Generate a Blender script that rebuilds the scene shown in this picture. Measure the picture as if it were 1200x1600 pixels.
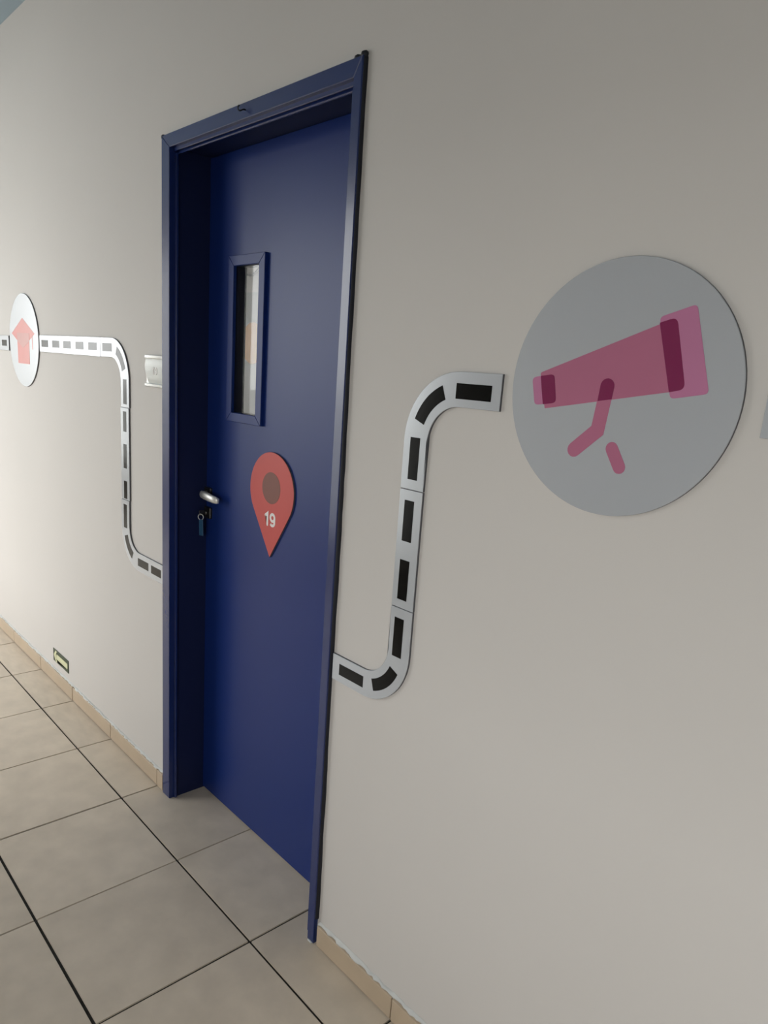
import bpy, bmesh, math, random
from mathutils import Vector, Matrix
random.seed(7)
for o in list(bpy.data.objects): bpy.data.objects.remove(o)
scene = bpy.context.scene
COL = scene.collection
R = math.radians

# ------------------------------------------------------------------ camera
F_PX, YAW, PITCH, ROLL = 1132.6, 46.9933, -13.7023, 4.085
CAM = Vector((2.1631, -1.0577, 1.5051))
yw, pt, rl = R(YAW), R(PITCH), R(ROLL)
fwd = Vector((-math.sin(yw)*math.cos(pt), math.cos(yw)*math.cos(pt), math.sin(pt)))
rt = Vector((math.cos(yw), math.sin(yw), 0)); up = rt.cross(fwd)
rt2 = rt*math.cos(rl) + up*math.sin(rl); up2 = up*math.cos(rl) - rt*math.sin(rl)
cd = bpy.data.cameras.new('camera'); cam = bpy.data.objects.new('camera', cd); COL.objects.link(cam)
M = Matrix((rt2, up2, -fwd)).transposed().to_4x4(); M.translation = CAM
cam.matrix_world = M
cd.sensor_fit = 'VERTICAL'; cd.sensor_height = 36.0; cd.lens = F_PX/1600*36
cd.shift_x = 6.27/1600; cd.shift_y = 58.55/1600
cd.clip_start = 0.02
scene.camera = cam

# ------------------------------------------------------------------ sky, exposure
world = bpy.data.worlds.new('sky'); scene.world = world; world.use_nodes = True
nt = world.node_tree; nt.nodes.clear()
wo = nt.nodes.new('ShaderNodeOutputWorld'); bg = nt.nodes.new('ShaderNodeBackground')
tc = nt.nodes.new('ShaderNodeTexCoord'); sx = nt.nodes.new('ShaderNodeSeparateXYZ'); cr = nt.nodes.new('ShaderNodeValToRGB')
nt.links.new(tc.outputs['Generated'], sx.inputs[0]); nt.links.new(sx.outputs['Z'], cr.inputs[0])
cr.color_ramp.elements[0].position = 0.0; cr.color_ramp.elements[0].color = (0.985, 1.0, 0.98, 1)
cr.color_ramp.elements[1].position = 1.0; cr.color_ramp.elements[1].color = (0.95, 0.985, 1.0, 1)
nt.links.new(cr.outputs[0], bg.inputs['Color']); bg.inputs['Strength'].default_value = 1.0
nt.links.new(bg.outputs[0], wo.inputs[0])
vs = scene.view_settings
vs.view_transform = 'Standard'; vs.look = 'None'; vs.gamma = 1.0; vs.use_curve_mapping = False
vs.exposure = 2.42

def portal(name, loc, direction, w, h):
    """a light portal in an opening: gives off no light, only steers sky sampling"""
    l = bpy.data.lights.new(name, 'AREA'); l.shape = 'RECTANGLE'; l.size = w; l.size_y = h
    l.cycles.is_portal = True
    o = bpy.data.objects.new(name, l); COL.objects.link(o); o.location = loc
    o.rotation_euler = Vector(direction).to_track_quat('-Z', 'Z').to_euler()
    return o
HC = 2.787                     # ceiling height
YO = -2.2                      # opposite wall
XE, XW = -8.1, 4.2             # corridor ends
OPEN = [(-8.1, -5.0, 0.35, 2.60), (-3.7, -1.15, 0.35, 2.60), (1.4, 3.4, 0.75, 1.85)]      # opposite wall openings, last one added to light lower right: x0, x1, z0, z1
for a, b, c, d in OPEN:
    portal('opening_portal', ((a+b)/2, YO+0.02, (c+d)/2), (0, 1, 0), b-a, d-c)
portal('opening_portal', (-4.98, 1.2, 1.45), (1, 0, 0), 1.8, 2.2)

# ------------------------------------------------------------------ materials
def mat(name, color, rough=0.5, spec=0.5, metal=0.0, bump=0.0, bscale=60.0, mottle=0.0, mscale=8.0, coat=0.0, trans=0.0, objrand=0.0, color2=None, detail=4.0):
    m = bpy.data.materials.new(name); m.use_nodes = True
    n = m.node_tree; b = n.nodes['Principled BSDF']
    b.inputs['Base Color'].default_value = (*color, 1); b.inputs['Roughness'].default_value = rough
    b.inputs['Specular IOR Level'].default_value = spec; b.inputs['Metallic'].default_value = metal
    if coat: b.inputs['Coat Weight'].default_value = coat; b.inputs['Coat Roughness'].default_value = 0.08
    if trans: b.inputs['Transmission Weight'].default_value = trans
    if mottle or bump:
        t = n.nodes.new('ShaderNodeTexCoord')
        vec = t.outputs['Object']
    if mottle:
        ns = n.nodes.new('ShaderNodeTexNoise'); ns.inputs['Scale'].default_value = mscale; ns.inputs['Detail'].default_value = detail
        mp = n.nodes.new('ShaderNodeMapping')
        if objrand:
            oi = n.nodes.new('ShaderNodeObjectInfo'); ml = n.nodes.new('ShaderNodeMath'); ml.operation = 'MULTIPLY'; ml.inputs[1].default_value = 37.0
            n.links.new(oi.outputs['Random'], ml.inputs[0]); n.links.new(ml.outputs[0], mp.inputs['Location'])
        n.links.new(vec, mp.inputs['Vector']); n.links.new(mp.outputs[0], ns.inputs['Vector'])
        rp = n.nodes.new('ShaderNodeValToRGB')
        c2 = color2 or tuple(c*(1-mottle) for c in color)
        rp.color_ramp.elements[0].position = 0.3; rp.color_ramp.elements[1].position = 0.7
        rp.color_ramp.elements[0].color = (*c2, 1); rp.color_ramp.elements[1].color = (*color, 1)
        n.links.new(ns.outputs['Fac'], rp.inputs[0])
        out = rp.outputs[0]
        if objrand:
            mr = n.nodes.new('ShaderNodeMapRange'); mr.inputs['To Min'].default_value = 1-objrand; mr.inputs['To Max'].default_value = 1+objrand
            n.links.new(oi.outputs['Random'], mr.inputs['Value'])
            hv = n.nodes.new('ShaderNodeHueSaturation'); n.links.new(mr.outputs[0], hv.inputs['Value']); n.links.new(out, hv.inputs['Color']); out = hv.outputs[0]
        n.links.new(out, b.inputs['Base Color'])
    if bump:
        nb = n.nodes.new('ShaderNodeTexNoise'); nb.inputs['Scale'].default_value = bscale; nb.inputs['Detail'].default_value = 5
        n.links.new(vec, nb.inputs['Vector'])
        bp = n.nodes.new('ShaderNodeBump'); bp.inputs['Strength'].default_value = bump; bp.inputs['Distance'].default_value = 0.002
        n.links.new(nb.outputs['Fac'], bp.inputs['Height']); n.links.new(bp.outputs[0], b.inputs['Normal'])
    return m
M_WALL = mat('wall_paint', (0.61, 0.577, 0.55), 0.6, 0.3, bump=0.10, bscale=45, mottle=0.03, mscale=1.5)
M_WALL2 = mat('plain_plaster', (0.56, 0.54, 0.51), 0.7, 0.2, mottle=0.05, mscale=2)
M_BAND = mat('grey_wall_band', (0.50, 0.51, 0.50), 0.5, 0.3, mottle=0.03, mscale=2)
M_CEIL = mat('ceiling_paint', (0.36, 0.455, 0.53), 0.7, 0.2, mottle=0.04, mscale=2)
M_TILE = mat('beige_tile', (0.69, 0.59, 0.475), 0.36, 0.5, bump=0.22, bscale=14, mottle=0.14, mscale=5, objrand=0.05, detail=7)
M_SKIRT = mat('skirting_tile', (0.52, 0.405, 0.29), 0.4, 0.5, bump=0.1, bscale=30, mottle=0.10, mscale=9, objrand=0.04)
M_GROUT = mat('dark_grout', (0.045, 0.042, 0.038), 0.9, 0.2, bump=0.4, bscale=220, mottle=0.4, mscale=60)
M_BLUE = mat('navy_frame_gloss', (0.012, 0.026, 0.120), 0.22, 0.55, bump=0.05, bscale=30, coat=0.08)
M_JAMB_SHADE = mat('navy_jamb_shaded', (0.009, 0.015, 0.060), 0.5, 0.25, bump=0.03, bscale=20)  # frame paint with the recess shade put into its colour
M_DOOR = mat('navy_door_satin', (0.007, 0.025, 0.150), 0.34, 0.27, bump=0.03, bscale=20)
M_DARK = mat('dark_sealant', (0.008, 0.009, 0.016), 0.5, 0.4)
M_PANEL = mat('silver_laminate', (0.53, 0.55, 0.585), 0.2, 0.5, metal=0.3, mottle=0.03, mscale=3)
M_EDGE = mat('panel_edge', (0.10, 0.10, 0.11), 0.5, 0.4)
M_BLACK = mat('black_vinyl', (0.002, 0.002, 0.002), 0.14, 0.20, mottle=0.2, mscale=20)
M_PINK = mat('pink_print', (0.45, 0.15, 0.245), 0.2, 0.5, mottle=0.04, mscale=10)
M_MAUVE = mat('mauve_print', (0.50, 0.19, 0.33), 0.2, 0.5, mottle=0.04, mscale=10)
M_PLUM = mat('plum_print', (0.21, 0.02, 0.085), 0.2, 0.5, mottle=0.04, mscale=10)
M_SALMON = mat('salmon_print', (0.64, 0.20, 0.18), 0.18, 0.5, mottle=0.04, mscale=10)
M_SALMON2 = mat('dull_salmon_print', (0.55, 0.23, 0.21), 0.18, 0.5, mottle=0.04, mscale=10)
M_RED = mat('red_pin_print', (0.56, 0.085, 0.075), 0.4, 0.25, mottle=0.05, mscale=10)
M_BROWN = mat('brown_print', (0.22, 0.085, 0.068), 0.4, 0.22, mottle=0.05, mscale=10)
M_WHITE = mat('white_print', (0.80, 0.76, 0.74), 0.4, 0.4, mottle=0.03, mscale=20)
M_GLASS = mat('pane_glass', (1, 1, 1), 0.02, 0.5, trans=1.0, mottle=0.01, mscale=3)
M_GLASS.node_tree.nodes['Principled BSDF'].inputs['IOR'].default_value = 1.28
M_CHROME = mat('brushed_steel', (0.80, 0.79, 0.76), 0.38, 0.5, metal=0.6, mottle=0.06, mscale=40)
M_DKMETAL = mat('dark_metal', (0.10, 0.095, 0.09), 0.35, 0.5, metal=0.9, mottle=0.1, mscale=40)
M_TAG = mat('blue_tag_plastic', (0.03, 0.10, 0.20), 0.35, 0.5, mottle=0.06, mscale=30)
M_GREEN = mat('dark_green_sign', (0.035, 0.055, 0.025), 0.4, 0.4, mottle=0.1, mscale=40)
M_GLOW = mat('pale_luminescent_print', (0.66, 0.66, 0.42), 0.5, 0.4, mottle=0.05, mscale=30)
M_PAPER = mat('sign_insert', (0.72, 0.73, 0.70), 0.15, 0.5, mottle=0.03, mscale=20)
M_RAIL = mat('polished_rail', (0.80, 0.80, 0.78), 0.12, 0.5, metal=0.6, mottle=0.03, mscale=30)
M_BEAD = mat('white_paint_bead', (0.62, 0.62, 0.60), 0.6, 0.3, bump=0.4, bscale=90, mottle=0.08, mscale=30)
M_ORANGE = mat('orange_print', (0.85, 0.36, 0.03), 0.3, 0.5, mottle=0.05, mscale=10)
M_GROUND = mat('courtyard_ground', (0.52, 0.51, 0.48), 0.9, 0.2, mottle=0.2, mscale=0.7)

# ------------------------------------------------------------------ helpers
def link(name, mesh, m, parent=None):
    o = bpy.data.objects.new(name, mesh); COL.objects.link(o)
    if m is not None and not mesh.materials: mesh.materials.append(m)
    if parent is not None: o.parent = parent
    return o
def tag(o, label=None, cat=None, group=None, kind=None):
    for k, v in (('label', label), ('category', cat), ('group', group), ('kind', kind)):
        if v: o[k] = v
    return o
def empty(name, loc, label, cat, group=None, kind=None):
    o = bpy.data.objects.new(name, None); COL.objects.link(o); o.location = loc; o.empty_display_size = 0.05
    return tag(o, label, cat, group, kind)
def from_bm(bm, name='m', smooth=False):
    me = bpy.data.meshes.new(name); bmesh.ops.recalc_face_normals(bm, faces=bm.faces[:]); bm.to_mesh(me); bm.free()
    if smooth:
        for p in me.polygons: p.use_smooth = True
    return me
def add_box(bm, x0, x1, y0, y1, z0, z1, bevel=0.0):
    vs_ = [bm.verts.new((x, y, z)) for z in (z0, z1) for y in (y0, y1) for x in (x0, x1)]
    fs = [bm.faces.new([vs_[i] for i in q]) for q in ((0,2,3,1),(4,5,7,6),(0,1,5,4),(2,6,7,3),(0,4,6,2),(1,3,7,5))]
    if bevel:
        es = {e for f in fs for e in f.edges}
        bmesh.ops.bevel(bm, geom=list(es), offset=bevel, segments=1, affect='EDGES', profile=0.5)
def box(x0, x1, y0, y1, z0, z1, bevel=0.0, off=(0, 0, 0)):
    bm = bmesh.new(); add_box(bm, x0-off[0], x1-off[0], y0-off[1], y1-off[1], z0-off[2], z1-off[2], bevel)
    return from_bm(bm)
def prism(pts, yf, yb, ch=0.0, off=(0, 0, 0), edge_mat=None):
    """extrude an outline in the wall plane (x,z) from yb to the front yf, with a chamfered front edge"""
    bm = bmesh.new(); n = len(pts)
    area = sum(pts[i][0]*pts[(i+1) % n][1]-pts[(i+1) % n][0]*pts[i][1] for i in range(n))
    if area < 0: pts = pts[::-1]
    P = [Vector((p[0]-off[0], p[1]-off[2])) for p in pts]
    def inset(d):
        out = []
        for i in range(n):
            a, b, c = P[i-1], P[i], P[(i+1) % n]
            e1 = (b-a).normalized(); e2 = (c-b).normalized()
            n1 = Vector((-e1.y, e1.x)); n2 = Vector((-e2.y, e2.x)); nn = n1+n2
            nn = nn/max(nn.dot(nn)/2, 0.3)
            out.append(b+nn*d)
        return out
    rings = [([v for v in P], yb-off[1])]
    if ch: rings += [([v for v in P], yf+ch-off[1]), (inset(ch), yf-off[1])]
    else: rings += [([v for v in P], yf-off[1])]
    vr = [[bm.verts.new((v.x, y, v.y)) for v in ring] for ring, y in rings]
    for k in range(len(vr)-1):
        for i in range(n):
            f = bm.faces.new((vr[k][i], vr[k][(i+1) % n], vr[k+1][(i+1) % n], vr[k+1][i]))
            if edge_mat and k == 0: f.material_index = 1
    bm.faces.new(vr[-1]); bm.faces.new(vr[0][::-1])
    bmesh.ops.triangulate(bm, faces=[f for f in bm.faces if len(f.verts) > 4])
    return from_bm(bm)
def arc(cx, cz, r, a0, a1, n=14):
    return [(cx+r*math.cos(R(a0+(a1-a0)*i/n)), cz+r*math.sin(R(a0+(a1-a0)*i/n))) for i in range(n+1)]
def rounded(pts, rad, n=5):
    out = []; N = len(pts)
    rr = rad if isinstance(rad, (list, tuple)) else [rad]*N
    for i in range(N):
        a, b, c = Vector(pts[i-1]), Vector(pts[i]), Vector(pts[(i+1) % N]); r_ = rr[i]
        u, v = (a-b).normalized(), (c-b).normalized()
        ang = u.angle(v)
        if r_ <= 0 or ang > math.pi-0.02: out.append(tuple(b)); continue
        d = r_/math.tan(ang/2); d = min(d, (a-b).length*0.49, (c-b).length*0.49)
        p0, p2 = b+u*d, b+v*d
        for k in range(n+1):
            t = k/n; q = p0*(1-t)**2+b*2*t*(1-t)+p2*t*t; out.append((q.x, q.y))
    return out
def stroke(pts, w, n=8):
    """rounded stroke outline of a two- or three-point path"""
    P = [Vector(p) for p in pts]; h = w/2
    def nrm(a, b): d = (b-a).normalized(); return Vector((-d.y, d.x))
    left, right = [], []
    for i, p in enumerate(P):
        if i == 0 or i == len(P)-1: continue
        n1, n2 = nrm(P[i-1], p), nrm(p, P[i+1]); m_ = (n1+n2); m_ = m_/(m_.dot(m_)/2)
        left.append(p+m_*h); right.append(p-m_*h)
    out = []
    d = (P[1]-P[0]).normalized(); a = math.atan2(d.y, d.x)
    out += [P[0]+Vector((math.cos(a+math.pi/2+math.pi*k/n), math.sin(a+math.pi/2+math.pi*k/n)))*h for k in range(n+1)]
    out += right
    d = (P[-1]-P[-2]).normalized(); a = math.atan2(d.y, d.x)
    out += [P[-1]+Vector((math.cos(a-math.pi/2+math.pi*k/n), math.sin(a-math.pi/2+math.pi*k/n)))*h for k in range(n+1)]
    out += left[::-1]
    return [(v.x, v.y) for v in out]
def tube_mesh(pts, r, seg=10, ell=1.0, off=(0, 0, 0)):
    bm = bmesh.new(); P = [Vector(p)-Vector(off) for p in pts]; rings = []
    rr = r if isinstance(r, (list, tuple)) else [r]*len(P)
    ref = None
    for i, p in enumerate(P):
        t = (P[min(i+1, len(P)-1)]-P[max(i-1, 0)]).normalized()
        if ref is None:
            ref = Vector((0, 0, 1)) if abs(t.z) < 0.8 else Vector((1, 0, 0))
        a = t.cross(ref).normalized(); b = a.cross(t).normalized(); ref = b
        rings.append([bm.verts.new(p+(a*math.cos(2*math.pi*k/seg)*ell+b*math.sin(2*math.pi*k/seg))*rr[i]) for k in range(seg)])
    for i in range(len(rings)-1):
        for k in range(seg):
            bm.faces.new((rings[i][k], rings[i][(k+1) % seg], rings[i+1][(k+1) % seg], rings[i+1][k]))
    bm.faces.new(rings[0][::-1]); bm.faces.new(rings[-1])
    return from_bm(bm, smooth=True)
def text_mesh(body, height, depth, bold=0.0):
    c = bpy.data.curves.new('txt', 'FONT'); c.body = body; c.size = height/0.69; c.extrude = depth/2; c.offset = bold
    c.align_x = 'CENTER'; c.space_character = 1.0; c.resolution_u = 4
    o = bpy.data.objects.new('txt', c); COL.objects.link(o)
    dg = bpy.context.evaluated_depsgraph_get(); dg.update()
    me = bpy.data.meshes.new_from_object(o.evaluated_get(dg))
    bpy.data.objects.remove(o)
    me.transform(Matrix.Rotation(R(90), 4, 'X'))
    return me
def wall_with_holes(x0, x1, z0, z1, y0, y1, holes):
    """solid wall in the xz plane, y0..y1 thick, with rectangular through holes"""
    xs = sorted({x0, x1, *[h[0] for h in holes], *[h[1] for h in holes]}); zs = sorted({z0, z1, *[h[2] for h in holes], *[h[3] for h in holes]})
    xs = [x for x in xs if x0 <= x <= x1]; zs = [z for z in zs if z0 <= z <= z1]
    def solid(i, j):
        if i < 0 or j < 0 or i >= len(xs)-1 or j >= len(zs)-1: return False
        cx, cz = (xs[i]+xs[i+1])/2, (zs[j]+zs[j+1])/2
        return not any(h[0] < cx < h[1] and h[2] < cz < h[3] for h in holes)
    bm = bmesh.new(); vd = {}
    def V(i, j, k):
        if (i, j, k) not in vd: vd[(i, j, k)] = bm.verts.new((xs[i], (y0, y1)[k], zs[j]))
        return vd[(i, j, k)]
    for i in range(len(xs)-1):
        for j in range(len(zs)-1):
            if not solid(i, j): continue
            bm.faces.new((V(i,j,0), V(i+1,j,0), V(i+1,j+1,0), V(i,j+1,0))); bm.faces.new((V(i,j,1), V(i,j+1,1), V(i+1,j+1,1), V(i+1,j,1)))
            if not solid(i-1, j): bm.faces.new((V(i,j,0), V(i,j+1,0), V(i,j+1,1), V(i,j,1)))
            if not solid(i+1, j): bm.faces.new((V(i+1,j,0), V(i+1,j,1), V(i+1,j+1,1), V(i+1,j+1,0)))
            if not solid(i, j-1): bm.faces.new((V(i,j,0), V(i,j,1), V(i+1,j,1), V(i+1,j,0)))
            if not solid(i, j+1): bm.faces.new((V(i,j+1,0), V(i+1,j+1,0), V(i+1,j+1,1), V(i,j+1,1)))
    return from_bm(bm)

# ------------------------------------------------------------------ the setting
WT = 0.16                      # wall thickness
FW, FH = 0.889, 2.120          # door frame outer size, left edge at x=0
wall = link('wall_front', wall_with_holes(XE, XW, 0, HC, 0, WT, [(0.01, FW-0.01, -1, FH-0.01)]), M_WALL)
tag(wall, 'off-white plastered corridor wall with the blue door and wayfinding panels', 'wall', kind='structure')
w = link('wall_opposite', wall_with_holes(XE, XW, -0.1, HC, YO-0.2, YO, OPEN), M_WALL2); tag(w, 'opposite corridor wall with large openings, the smallest added for light', 'wall', kind='structure')
def endwall(x0, x1, y0, y1, hole):
    me = wall_with_holes(y0, y1, -0.1, HC, 0, x1-x0, hole)
    me.transform(Matrix.Translation((x1, 0, 0)) @ Matrix.Rotation(R(90), 4, 'Z')); return me
w = link('wall_left', endwall(XE-0.2, XE, YO-0.2, WT, []), M_WALL2); tag(w, 'far end wall of the corridor', 'wall', kind='structure')
w = link('wall_right', endwall(XW, XW+0.2, YO-0.2, WT, []), M_WALL2); tag(w, 'near end wall of the corridor', 'wall', kind='structure')
c = link('ceiling', box(XE-0.2, XW+0.2, YO-0.2, 2.4, HC, HC+0.15), M_CEIL); tag(c, 'pale blue-grey ceiling above the off-white wall, just visible in one corner', 'ceiling', kind='structure')

# room behind the door
w = link('wall_back', wall_with_holes(-5.0, 1.6, -0.1, HC, 2.2, 2.4, []), M_WALL); tag(w, 'pale back wall of the room seen through the door pane', 'wall', kind='structure')
w = link('wall_room_left', endwall(-5.2, -5.0, WT, 2.4, [(0.3, 2.1, 0.35, 2.55)]), M_WALL2); tag(w, 'side wall with opening added to light the room behind the door', 'wall', kind='structure')  # unseen opening, added so sky light reaches the back wall
w = link('wall_room_right', endwall(1.6, 1.8, WT, 2.4, []), M_WALL2); tag(w, 'plain side wall of the room behind the door', 'wall', kind='structure')
g = link('ground', box(-40, 40, -45, 20, -0.30, -0.2), M_GROUND); tag(g, 'grey courtyard ground outside the corridor', 'ground', kind='structure')

# floor: dark bed with every tile a piece of its own
S, OX, OY = 0.4147, 0.3642, -0.1416
floor = link('floor', box(XE-0.2, XW+0.2, YO-0.2, 2.4, -0.15, -0.005), M_GROUT)
tag(floor, 'floor of large square beige ceramic tiles with dark grout', 'floor', kind='structure')
bm = bmesh.new(); add_box(bm, -0.5, 0.5, -0.5, 0.5, -1, 0)
es = [e for e in bm.edges if all(abs(v.co.z) < 1e-6 for v in e.verts)]
bmesh.ops.bevel(bm, geom=es, offset=0.006, segments=2, affect='EDGES', profile=0.5)
tile_me = from_bm(bm)
tile_me.materials.append(M_TILE)
def gx(i): return {-1: 0.0075, 0: 0.005, 1: 0.0075}.get(i, 0.0048+0.002*random.Random(i*7+1).random())
def gy(j): return {0: 0.0072, -1: 0.0085}.get(j, 0.0055+0.003*random.Random(j*13+5).random())
for j in range(-5, 2):
    for i in range(-21, 9):
        x0, x1 = OX+i*S+gx(i)/2, OX+(i+1)*S-gx(i+1)/2
        y0, y1 = OY+j*S+gy(j)/2, OY+(j+1)*S-gy(j+1)/2
        if j == 1 and not (-3 < i < 2): continue
        if j == 0 and not (-3 < i < 2): y1 = 0.02
        y0 = max(y0, YO-0.02)
        if x0 < XE-0.2 or x1 > XW+0.15 or y1-y0 < 0.03: continue
        t = bpy.data.objects.new('tile', tile_me); COL.objects.link(t); t.parent = floor
        t.location = ((x0+x1)/2, (y0+y1)/2, random.uniform(-0.0006, 0.0))
        t.scale = (x1-x0, y1-y0, 0.008)
        t.rotation_euler = (random.uniform(-.0006, .0006), random.uniform(-.0006, .0006), random.uniform(-.002, .002))

# skirting tiles, each piece its own, with a rough white paint bead on top
BH, BT = 0.064, 0.012
def baseboard(name, xa, xb, label, hmax):
    b = link(name, box(xa, xb, -0.004, 0.0, 0.0, BH-0.002), M_GROUT); tag(b, label, 'baseboard', kind='structure')
    cuts = [xa]+[OX+i*S for i in range(-21, 9) if xa+0.005 < OX+i*S < xb-0.005]+[xb]
    for u, v in zip(cuts, cuts[1:]):
        p = link('tile', box(u+0.002, v-0.002, -BT+random.uniform(-.0008, .0008), -0.004, 0.003, BH+random.uniform(-.001, .001), 0.0012), M_SKIRT, b)
    bm = bmesh.new(); rnd = random.Random(3); x = xa; prev = None; h = 0.008
    while True:
        h = min(max(h+rnd.uniform(-.003, .003), hmax*0.25), hmax); d = rnd.uniform(0.3, 0.9)
        lo = BH-0.002-rnd.uniform(0, .003)
        sec = [bm.verts.new((x, y, z)) for y, z in ((-0.0005, lo), (-0.0115*d-0.0006, lo+0.001), (-0.010*d, BH+0.003), (-0.004*d, BH+h*0.7), (-0.0005, BH+h))]
        if prev:
            for k in range(4): bm.faces.new((prev[k], prev[k+1], sec[k+1], sec[k]))
        prev = sec
        if x >= xb: break
        x = min(x+rnd.uniform(.006, .016), xb)
    me = from_bm(bm, smooth=True)
    link('paint_bead', me, M_BEAD, b)
    return b
baseboard('baseboard_left', XE+0.02, -0.004, 'beige tile skirting below the wall with the graduation cap sign', 0.006)
baseboard('baseboard_right', 0.899, XW-0.02, 'beige tile skirting below the wall with the telescope sign', 0.009)

# ------------------------------------------------------------------ door frame
PF = -0.013                    # front face of the frame
frame = empty('trim_1', (0, 0, 0), 'glossy navy blue metal door frame around the blue door', 'door frame', kind='structure')
LI, RI, HI = 0.049, FW-0.026, FH-0.036      # inner edges of the face
def mitre(name, pts, inner=None):
    return link(name, prism(pts, PF, 0.012, 0.0015), M_BLUE, frame)
mitre('side_casing', [(0, 0), (LI, 0), (LI, HI), (0, FH)])
mitre('side_casing', [(RI, 0), (FW, 0), (FW, FH), (RI, HI)])
mitre('head_casing', [(0, FH), (FW, FH), (RI, HI), (LI, HI)])
DF = 0.118                     # front of the door leaf
JL, JR, JH = 0.050, FW-0.040, FH-0.035
link('jamb', box(0.012, JL, 0.012, WT-0.002, 0, JH), M_JAMB_SHADE, frame)
link('jamb', box(JR, FW-0.012, 0.012, WT-0.002, 0, JH), M_JAMB_SHADE, frame)
link('head_jamb', box(0.012, FW-0.012, 0.012, WT-0.002, JH, FH-0.012), M_JAMB_SHADE, frame)
# raised bead strips just inside the face
link('bead', box(LI-0.002, LI+0.010, 0.004, 0.013, 0, HI-0.012, 0.002), M_BLUE, frame)
link('bead', box(RI-0.024, RI+0.002, 0.004, 0.013, 0, HI-0.012, 0.002), M_BLUE, frame)
link('head_bead', box(LI-0.002, RI+0.002, 0.000, 0.006, HI-0.009, HI+0.002, 0.0016), M_BLUE, frame)
link('head_bead', box(LI-0.002, RI+0.002, 0.010, 0.018, HI-0.014, HI+0.002, 0.002), M_BLUE, frame)
# wavy dark sealant line where the right casing meets the wall
bm = bmesh.new(); prev = None; rnd = random.Random(11); wv = 0.004; z = 0.075
while True:
    wv = min(max(wv+rnd.uniform(-.0014, .0014), .0018), .0055)
    sec = [bm.verts.new(v) for v in ((FW-0.001, PF+0.003, z), (FW+0.0012, PF+0.004, z), (FW+wv, -0.0012, z), (FW+wv, 0.001, z))]
    if prev:
        for k in range(3): bm.faces.new((prev[k], prev[k+1], sec[k+1], sec[k]))
    prev = sec
    if z >= FH: break
    z = min(z+rnd.uniform(.02, .06), FH)
o = link('sealant', from_bm(bm, smooth=True), M_DARK, frame); o['label'] = 'wavy near-black sealant edge'
# lumps of sealant on the top corners
def lump(name, loc, sc, parent, m, seed):
    bm = bmesh.new(); bmesh.ops.create_icosphere(bm, subdivisions=2, radius=1); rnd = random.Random(seed)
    for v in bm.verts: v.co *= 1+rnd.uniform(-.22, .22)
    for v in bm.verts: v.co = Vector((v.co.x*sc[0], v.co.y*sc[1], v.co.z*sc[2]))+Vector(loc)
    return link(name, from_bm(bm, smooth=True), m, parent)
o = lump('sealant_lump', (FW-0.003, -0.005, FH+0.003), (0.008, 0.007, 0.007), frame, M_DARK, 4); o['label'] = 'near-black sealant lump'
o = lump('sealant_lump', (FW-0.022, -0.006, FH+0.001), (0.010, 0.006, 0.005), frame, M_DARK, 5); o['label'] = 'near-black sealant lump'
o = lump('sealant_lump', (0.001, -0.006, FH-0.002), (0.008, 0.008, 0.006), frame, M_DARK, 6); o['label'] = 'near-black sealant lump'

o = lump('paint_blob', (FW-0.012, -0.0145, 0.001), (0.010, 0.003, 0.0025), frame, M_BEAD, 8); o['label'] = 'small white paint blob'

# ------------------------------------------------------------------ door leaf
VX0, VX1, VZ0, VZ1 = 0.210, 0.343, 1.357, 1.774       # pane opening
me = wall_with_holes(JL+0.001, JR-0.001, 0.006, JH-0.002, DF, DF+0.036, [(VX0-0.006, VX1+0.006, VZ0-0.006, VZ1+0.006)])
door = link('door_1', me, M_DOOR)
tag(door, 'navy blue door with narrow vision pane and red pin sign', 'door', kind='structure')
ox0, ox1, oz0, oz1 = VX0-0.028, VX1+0.029, VZ0-0.027, VZ1+0.028
fy = DF-0.011
def vp(name, pts): 
    return link(name, prism(pts, fy, DF, 0.0012), M_DOOR, door)
vp('pane_moulding', [(ox0, oz0), (VX0, VZ0), (VX0, VZ1), (ox0, oz1)])
vp('pane_moulding', [(ox1, oz0), (ox1, oz1), (VX1, VZ1), (VX1, VZ0)])
vp('pane_moulding', [(ox0, oz1), (VX0, VZ1), (VX1, VZ1), (ox1, oz1)])
vp('pane_moulding', [(ox0, oz0), (ox1, oz0), (VX1, VZ0), (VX0, VZ0)])
bm = bmesh.new()
add_box(bm, VX0-0.006, VX0, DF, DF+0.036, VZ0-0.006, VZ1+0.006); add_box(bm, VX1, VX1+0.006, DF, DF+0.036, VZ0-0.006, VZ1+0.006)
add_box(bm, VX0, VX1, DF, DF+0.036, VZ0-0.006, VZ0); add_box(bm, VX0, VX1, DF, DF+0.036, VZ1, VZ1+0.006)
link('pane_lining', from_bm(bm), M_DARK, door)  # unlit blue reveal, its shade put in as near-black colour
link('pane', box(VX0, VX1, DF-0.001, DF+0.003, VZ0, VZ1), M_GLASS, door)
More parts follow.
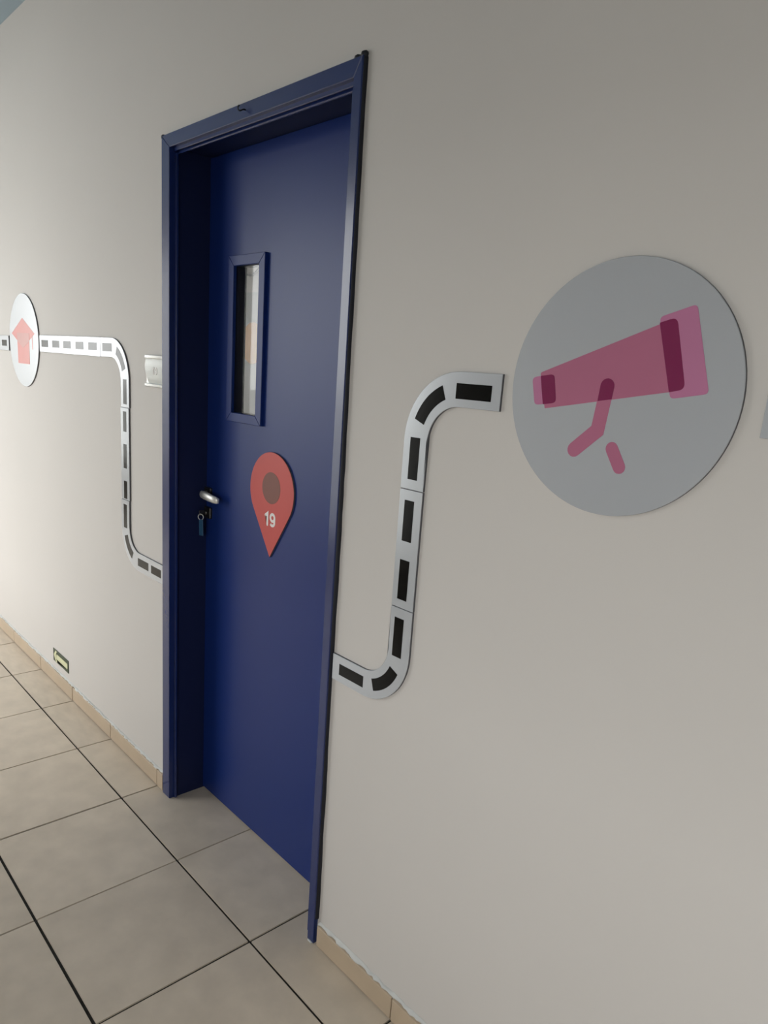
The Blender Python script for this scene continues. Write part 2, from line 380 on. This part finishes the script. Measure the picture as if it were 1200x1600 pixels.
# handle set
hx, hz = 0.068, 1.085
def escutcheon(name, cz):
    return link(name, prism(rounded([(hx-0.020, cz-0.019), (hx+0.020, cz-0.019), (hx+0.020, cz+0.019), (hx-0.020, cz+0.019)], 0.005), DF-0.008, DF, 0.002), M_DKMETAL, door)
ros = escutcheon('handle_plate', hz)
lev = link('lever_handle', tube_mesh([(hx, DF-0.006, hz), (hx, DF-0.022, hz), (hx+0.004, DF-0.030, hz), (hx+0.014, DF-0.035, hz), (hx+0.036, DF-0.037, hz), (hx+0.060, DF-0.036, hz-0.002), (hx+0.082, DF-0.033, hz-0.005), (hx+0.098, DF-0.029, hz-0.007), (hx+0.104, DF-0.024, hz-0.008)],
     [0.008, 0.008, 0.0095, 0.0120, 0.0135, 0.0135, 0.0125, 0.0110, 0.008], 14, ell=0.6), M_CHROME, door)
lev['label'] = 'bright steel lever'
kz = 1.020
lock = escutcheon('lock_plate', kz)
lc = link('lock_cylinder', tube_mesh([(hx, DF-0.006, kz), (hx, DF-0.016, kz)], 0.0085, 16), M_DKMETAL, door)

# hook screwed into the head casing
hk = link('cup_hook', tube_mesh([(0, 0.004, 0), (0, -0.005, 0), (0, -0.008, -0.001), (-0.001, -0.0115, -0.0035), (-0.002, -0.0145, -0.005), (-0.003, -0.018, -0.004), (-0.0035, -0.0195, 0.000), (-0.003, -0.0190, 0.004), (-0.002, -0.0165, 0.0065)], 0.0018, 8), M_DARK)
hk.location = (0.452, PF, 2.1020)
tag(hk, 'small dark curled hook screwed into the top of the blue door frame', 'hook')

# key left in the lock with ring and tag
key = empty('key', (hx, DF-0.016, kz), 'key with small ring and blue tag hanging in the door lock', 'key')
bm = bmesh.new(); add_box(bm, -0.001, 0.001, -0.020, 0.004, -0.009, 0.009, 0.0006)
link('key_bow', from_bm(bm), M_DKMETAL, key)
bm = bmesh.new()
def torus(bm, c, ax1, ax2, r1, r2, n=24, m_=8):
    c = Vector(c); ax1 = Vector(ax1).normalized(); ax2 = Vector(ax2).normalized(); ax3 = ax1.cross(ax2); rings = []
    for i in range(n):
        a = 2*math.pi*i/n; d = ax1*math.cos(a)+ax2*math.sin(a)
        rings.append([bm.verts.new(c+d*(r1+r2*math.cos(2*math.pi*k/m_))+ax3*r2*math.sin(2*math.pi*k/m_)) for k in range(m_)])
    for i in range(n):
        for k in range(m_):
            bm.faces.new((rings[i][k], rings[(i+1) % n][k], rings[(i+1) % n][(k+1) % m_], rings[i][(k+1) % m_]))
torus(bm, (0.004, -0.016, -0.012), (0.85, 0.5, 0), (0, 0, 1), 0.0095, 0.0014)
link('key_ring', from_bm(bm, smooth=True), M_CHROME, key)
bm = bmesh.new(); add_box(bm, -0.009, 0.009, -0.0015, 0.0015, -0.054, 0.0, 0.001)
tg = link('key_tag', from_bm(bm), M_TAG, key); tg.location = (0.006, -0.016, -0.020); tg.rotation_euler = (0.03, 0, R(15)); tg['label'] = 'blue plastic tag'

# ------------------------------------------------------------------ location pin sign on the door
PX, PZ, PR = 0.433, 1.152, 0.111
sign = empty('pin_sign', (PX, DF, 0.955), 'red teardrop location pin sign numbered 19 fixed on the blue door', 'sign')
d_ = PZ-0.955; ta = math.degrees(math.acos(PR/d_))
# straight flanks leave the circle where they are tangent to it
outline = arc(PX, PZ, PR, -90+ta, 270-ta, 48)+[(PX+0.002, 0.955)]
off = (PX, DF, 0.955)
pme = prism(outline, DF-0.006, DF, 0.0006, off, True); pme.materials.append(M_RED); pme.materials.append(M_EDGE)
link('pin_plate', pme, M_RED, sign)
link('pin_dot', prism(arc(PX, 1.160, 0.046, 0, 352, 44), DF-0.0064, DF-0.0058, 0, off), M_BROWN, sign)
def digits_19(parent, cx, z0, h, yf, yb, w, m, offs):
    """rounded bold digits 1 and 9 drawn as strokes"""
    k = h/0.041
    one = stroke([(cx-0.0235*k, z0+h-0.0115*k), (cx-0.0130*k, z0+h-w/2-0.0005*k), (cx-0.0130*k, z0+w/2-0.001*k)], w)
    a = link('digit', prism(one, yf, yb, 0, offs), m, parent); a['label'] = 'white digit 1'
    rx, rz = 0.0105*k, 0.0100*k; bx_, bz_ = cx+0.0125*k, z0+h-rz-w/2
    path = []
    for i in range(25):
        t = R(-10-i*15+0.0); path.append((bx_+rx*math.cos(t), bz_+rz*math.sin(t)))
    bm = bmesh.new()
    def strip(P, closed=False, yf=yf):
        L = []; n = len(P)
        for i, p in enumerate(P):
            q0 = Vector(P[(i-1) % n] if closed else P[max(i-1, 0)]); q1 = Vector(P[(i+1) % n] if closed else P[min(i+1, n-1)])
            d = (q1-q0).normalized(); nn = Vector((-d.y, d.x))*w/2; p = Vector(p)
            L.append([bm.verts.new((v.x-offs[0], y-offs[1], v.y-offs[2])) for v, y in ((p+nn, yf), (p-nn, yf), (p-nn, yb), (p+nn, yb))])
        for i in range(n if closed else n-1):
            for q in range(4): bm.faces.new((L[i][q], L[i][(q+1) % 4], L[(i+1) % n][(q+1) % 4], L[(i+1) % n][q]))
        if not closed: bm.faces.new(L[0][::-1]); bm.faces.new(L[-1])
    strip(path[:-1], True)
    tail = [(bx_+rx, bz_+0.002*k), (bx_+rx, bz_-0.006*k)]
    cz_ = z0+0.0125*k
    for i in range(9):
        t = R(0-i*18.5); tail.append((bx_+rx*math.cos(t), cz_+0.0085*k*math.sin(t)))
    strip(tail, yf=yf-0.0003)
    b = link('digit', from_bm(bm), m, parent); b['label'] = 'white digit 9'
digits_19(sign, 0.432, 1.0475, 0.0415, DF-0.0064, DF-0.0058, 0.0082, M_WHITE, off)

# ------------------------------------------------------------------ round picture panels
YF = -0.006                    # front of the wall panels
PN = []
def disc(name, cx, cz, r, label):
    e = empty(name, (cx, 0, cz), label, 'sign')
    me = prism(arc(cx, cz, r, 0, 356.25, 95), YF, -0.0002, 0.0009, (cx, 0, cz), True); me.materials.append(M_PANEL); me.materials.append(M_EDGE)
    link('panel', me, M_PANEL, e); return e
dt = disc('round_sign', 1.5455, 1.5032, 0.198, 'round grey sign showing a translucent pink telescope on a tripod')
oft = (1.5455, 0, 1.5032)
def print_on(parent, name, pts, m, lvl, offs):
    return link(name, prism(pts, YF-0.00025*(lvl+1), YF+0.0003, 0, offs), m, parent)
tubeP = rounded([(1.4035, 1.5235), (1.6285, 1.6115), (1.6595, 1.5105), (1.4205, 1.465)], [0.004, 0.010, 0.010, 0.001])
print_on(dt, 'telescope_tube', tubeP, M_PINK, 0, oft)
print_on(dt, 'objective', rounded([(1.6035, 1.6125), (1.6575, 1.6300), (1.6955, 1.5075), (1.6395, 1.4965)], 0.007), M_MAUVE, 1, oft)
print_on(dt, 'objective_overlap', rounded([(1.6050, 1.6045), (1.6310, 1.6125), (1.6600, 1.5115), (1.6360, 1.5060)], [0.001, 0.010, 0.010, 0.001]), M_PLUM, 2, oft)
print_on(dt, 'eyepiece', rounded([(1.3880, 1.5150), (1.4320, 1.5225), (1.4420, 1.4760), (1.3990, 1.4690)], 0.008), M_MAUVE, 1, oft)
print_on(dt, 'eyepiece_overlap', rounded([(1.4050, 1.5180), (1.4320, 1.5225), (1.4420, 1.4760), (1.4160, 1.4715)], [0.001, 0.008, 0.008, 0.001]), M_PLUM, 2, oft)
print_on(dt, 'tripod_leg', stroke([(1.5335, 1.5085), (1.5265, 1.4390), (1.4880, 1.4035)], 0.0245), M_PINK, 1, oft)
print_on(dt, 'leg_overlap', [(p[0], p[1]) for p in arc(1.5335, 1.5085, 0.0123, -2, 182, 10)]+[(1.5195, 1.4845), (1.5440, 1.4890)], M_PLUM, 2, oft)
print_on(dt, 'tripod_foot', stroke([(1.5565, 1.4130), (1.5735, 1.3860)], 0.0215), M_PINK, 1, oft)
dc = disc('round_sign', -1.3545, 1.532, 0.198, 'round pale sign showing a faded pink graduation cap with tassel')
ofc = (-1.3545, 0, 1.532)
print_on(dc, 'mortarboard', [(-1.360, 1.628), (-1.203, 1.5615), (-1.360, 1.500), (-1.517, 1.5615)], M_SALMON, 0, ofc)
print_on(dc, 'cap_body', rounded([(-1.440, 1.5640), (-1.275, 1.5640), (-1.280, 1.433), (-1.438, 1.433)], [0.0, 0.0, .006, .006]), M_SALMON, 1, ofc)
print_on(dc, 'cap_overlap', [(-1.440, 1.5640), (-1.275, 1.5640), (-1.277, 1.530), (-1.360, 1.500), (-1.439, 1.530)], M_SALMON2, 2, ofc)
print_on(dc, 'tassel', stroke([(-1.236, 1.545), (-1.236, 1.500)], 0.010), M_SALMON2, 0, ofc)

# ------------------------------------------------------------------ road panels
HW = 0.033; RO, RIN, RD = 0.1415, 0.0755, 0.1085
def road(name, outline, dashes, label, group='road panels along the wall'):
    cx = sum(p[0] for p in outline)/len(outline); cz = min(p[1] for p in outline); of = (cx, 0, cz)
    e = empty(name, of, label, 'wall panel')
    me = prism(outline, YF, -0.0002, 0.0008, of, True); me.materials.append(M_PANEL); me.materials.append(M_EDGE)
    link('panel', me, M_PANEL, e)
    for dsh in dashes: link('dash', prism(dsh, YF-0.0003, YF+0.0003, 0, of), M_BLACK, e)
    return e
def rect(x0, x1, z0, z1): return [(x0, z0), (x1, z0), (x1, z1), (x0, z1)]
def arcdash(cx, cz, a0, a1): return arc(cx, cz, RD+0.014, a0, a1, 10)+arc(cx, cz, RD-0.0145, a1, a0, 10)
G = 0.0007
# right of the door
XC = 1.117
cx, cz = XC-HW+RO, 1.517-RO
road('wayfinding_panel', [(XC+HW, 1.274+G), (XC+HW, cz)]+arc(cx, cz, RIN, 180, 90, 16)+[(1.323, cz+RIN), (1.323, 1.517)]+arc(cx, cz, RO, 90, 180, 20)+[(XC-HW, 1.274+G)],
     [rect(1.2155, 1.302, 1.4665, 1.4955), arcdash(cx, cz, 112, 159), rect(1.1035, 1.131, 1.2955, 1.382)], 'curved grey road panel with black dashes pointing at the telescope sign')
road('wayfinding_panel', rect(XC-HW, XC+HW, 1.016+G, 1.274-G), [rect(1.1005, 1.1285, 1.164, 1.2515), rect(1.1005, 1.1290, 1.0355, 1.1235)], 'straight vertical grey road panel with two black dashes set between the two bends')
cx2, cz2 = XC+HW-RO, 0.773+RO
road('wayfinding_panel', [(XC+HW, 1.016-G), (XC-HW, 1.016-G), (XC-HW, cz2)]+arc(cx2, cz2, RIN, 0, -90, 16)+[(0.896, cz2-RIN), (0.896, 0.773)]+arc(cx2, cz2, RO, -90, 0, 20),
     [rect(1.0980, 1.1265, 0.904, 0.9935), arcdash(cx2, cz2, -72, -24), rect(0.922, 1.010, 0.792, 0.820)], 'curved grey road panel with black dashes running low into the door frame')
road('wayfinding_panel', rect(1.774, 2.05, 1.454, 1.521), [rect(1.80+k*0.127, 1.885+k*0.127, 1.474, 1.502) for k in range(2)], 'bare grey end of a road panel on the far side of the telescope sign')
# left of the door
XL = -0.2935
ax, az = XL+HW-RO, 1.557-RO
road('wayfinding_panel', [(-0.499+G, 1.491), (-0.499+G, 1.557)]+arc(ax, az, RO, 90, 0, 20)+[(XL+HW, 1.327+G), (XL-HW, 1.327+G)]+arc(ax, az, RIN, 0, 90, 16),
     [rect(-0.480, -0.397, 1.510, 1.538), arcdash(ax, az, 67, 20), rect(XL-.013, XL+.0145, 1.339, 1.422)], 'curved pale road panel bending down from the long one beside the graduation cap')
XM = -0.298
road('wayfinding_panel', rect(XM-HW, XM+HW, 1.005+G, 1.327-G), [rect(XM-.0125, XM+.014, a, b) for a, b in ((1.245, 1.314), (1.118, 1.202), (1.010, 1.073))], 'straight vertical pale road panel with three narrow grey dashes')
XN = -0.302
bx, bz = XN-HW+RO, 0.768+RO
road('wayfinding_panel', [(XN-HW, 1.005-G), (XN+HW, 1.005-G), (XN+HW, bz)]+arc(bx, bz, RIN, 180, 270, 16)+[(-0.003, 0.834), (-0.003, 0.768)]+arc(bx, bz, RO, 270, 180, 20),
     [rect(XN-.014, XN+.013, 0.904, 0.989), arcdash(bx, bz, 197, 242), rect(-0.202, -0.119, 0.788, 0.816), rect(-0.098, -0.024, 0.787, 0.815)], 'curved pale road panel with brownish dashes running low into the door frame')
road('wayfinding_panel', rect(-1.145, -0.499-G, 1.490, 1.5575), [rect(a, a+0.080, 1.511, 1.538) for a in (-1.120, -0.991, -0.866, -0.736, -0.610)], 'long horizontal pale road panel with five dashes between cap sign and bend')
road('wayfinding_panel', rect(-2.10, -1.571, 1.484, 1.551), [rect(-1.675-k*0.127, -1.600-k*0.127, 1.504, 1.531) for k in range(4)], 'blue-grey road panel end on the far side of the graduation cap sign')

# ------------------------------------------------------------------ sign holder by the frame and floor-level arrow sign
sh = empty('sign_holder', (-0.068, 0, 1.412), 'small shiny metal sign holder on the wall touching the blue door frame', 'sign')
of = (-0.068, 0, 1.412)
link('back_plate', prism(rect(-0.129, -0.006, 1.414, 1.505), -0.003, 0, 0.0006, of), M_CHROME, sh)
def rail(z0, z1):
    return link('rail', box(-0.130, -0.002, -0.010, -0.0005, z0, z1, 0.002, of), M_RAIL, sh)
rail(1.4975, 1.5085); rail(1.4095, 1.4205)
bm = bmesh.new(); prev = None
for k in range(13):
    t = k/12; z = 1.419+t*0.081; lx = -0.106-0.022*min(1, t*1.3)**0.8; y = -0.005-0.006*math.sin(math.pi*t)
    sec = [bm.verts.new(v) for v in ((lx-of[0], y, z-of[2]), (-0.004-of[0], y, z-of[2]), (-0.004-of[0], y+0.0012, z-of[2]), (lx-of[0], y+0.0012, z-of[2]))]
    if prev:
        for q in range(4): bm.faces.new((prev[q], prev[(q+1) % 4], sec[(q+1) % 4], sec[q]))
    prev = sec
link('insert', from_bm(bm, smooth=False), M_PAPER, sh)
digits_19(sh, -0.052, 1.4485, 0.022, -0.0118, -0.0108, 0.0040, M_WHITE, of)

ex = empty('arrow_sign', (-1.042, 0, 0.103), 'small dark green sign with pale arrow just above the tile skirting', 'sign')
of = (-1.042, 0, 0.103)
link('sign_plate', prism(rect(-1.138, -0.946, 0.103, 0.163), -0.003, 0, 0.0005, of), M_GREEN, ex)
link('arrow', prism([(-1.130, 0.1345), (-1.106, 0.159), (-1.086, 0.159), (-1.098, 0.146), (-0.960, 0.146), (-0.956, 0.142), (-0.956, 0.124), (-0.960, 0.120), (-1.098, 0.120), (-1.082, 0.106), (-1.104, 0.106)], -0.0034, -0.0028, 0, of), M_GLOW, ex)

# ------------------------------------------------------------------ seen through the door pane
od = empty('round_sign', (-2.98, 2.2, 1.66), 'orange round sign on the room wall seen through the door pane', 'sign')
link('panel', prism(arc(0, 0, 0.16, 0, 354, 59), -0.006, 0, 0.0008), M_ORANGE, od)
bd = bpy.data.objects['wall_back']
link('lower_band', box(-4.999, 1.599, 2.196, 2.2, 0, 2.045), M_BAND, bd)  # slightly greyer band over the lower part of the wall
cb = link('cable', tube_mesh([(-3.17+0.30*t/16, 2.185, 2.245-0.075*(1-(t/8-1)**2)) for t in range(17)], 0.008, 8), M_EDGE)
tag(cb, 'thin dark cable looping on the room wall above the orange sign', 'cable')
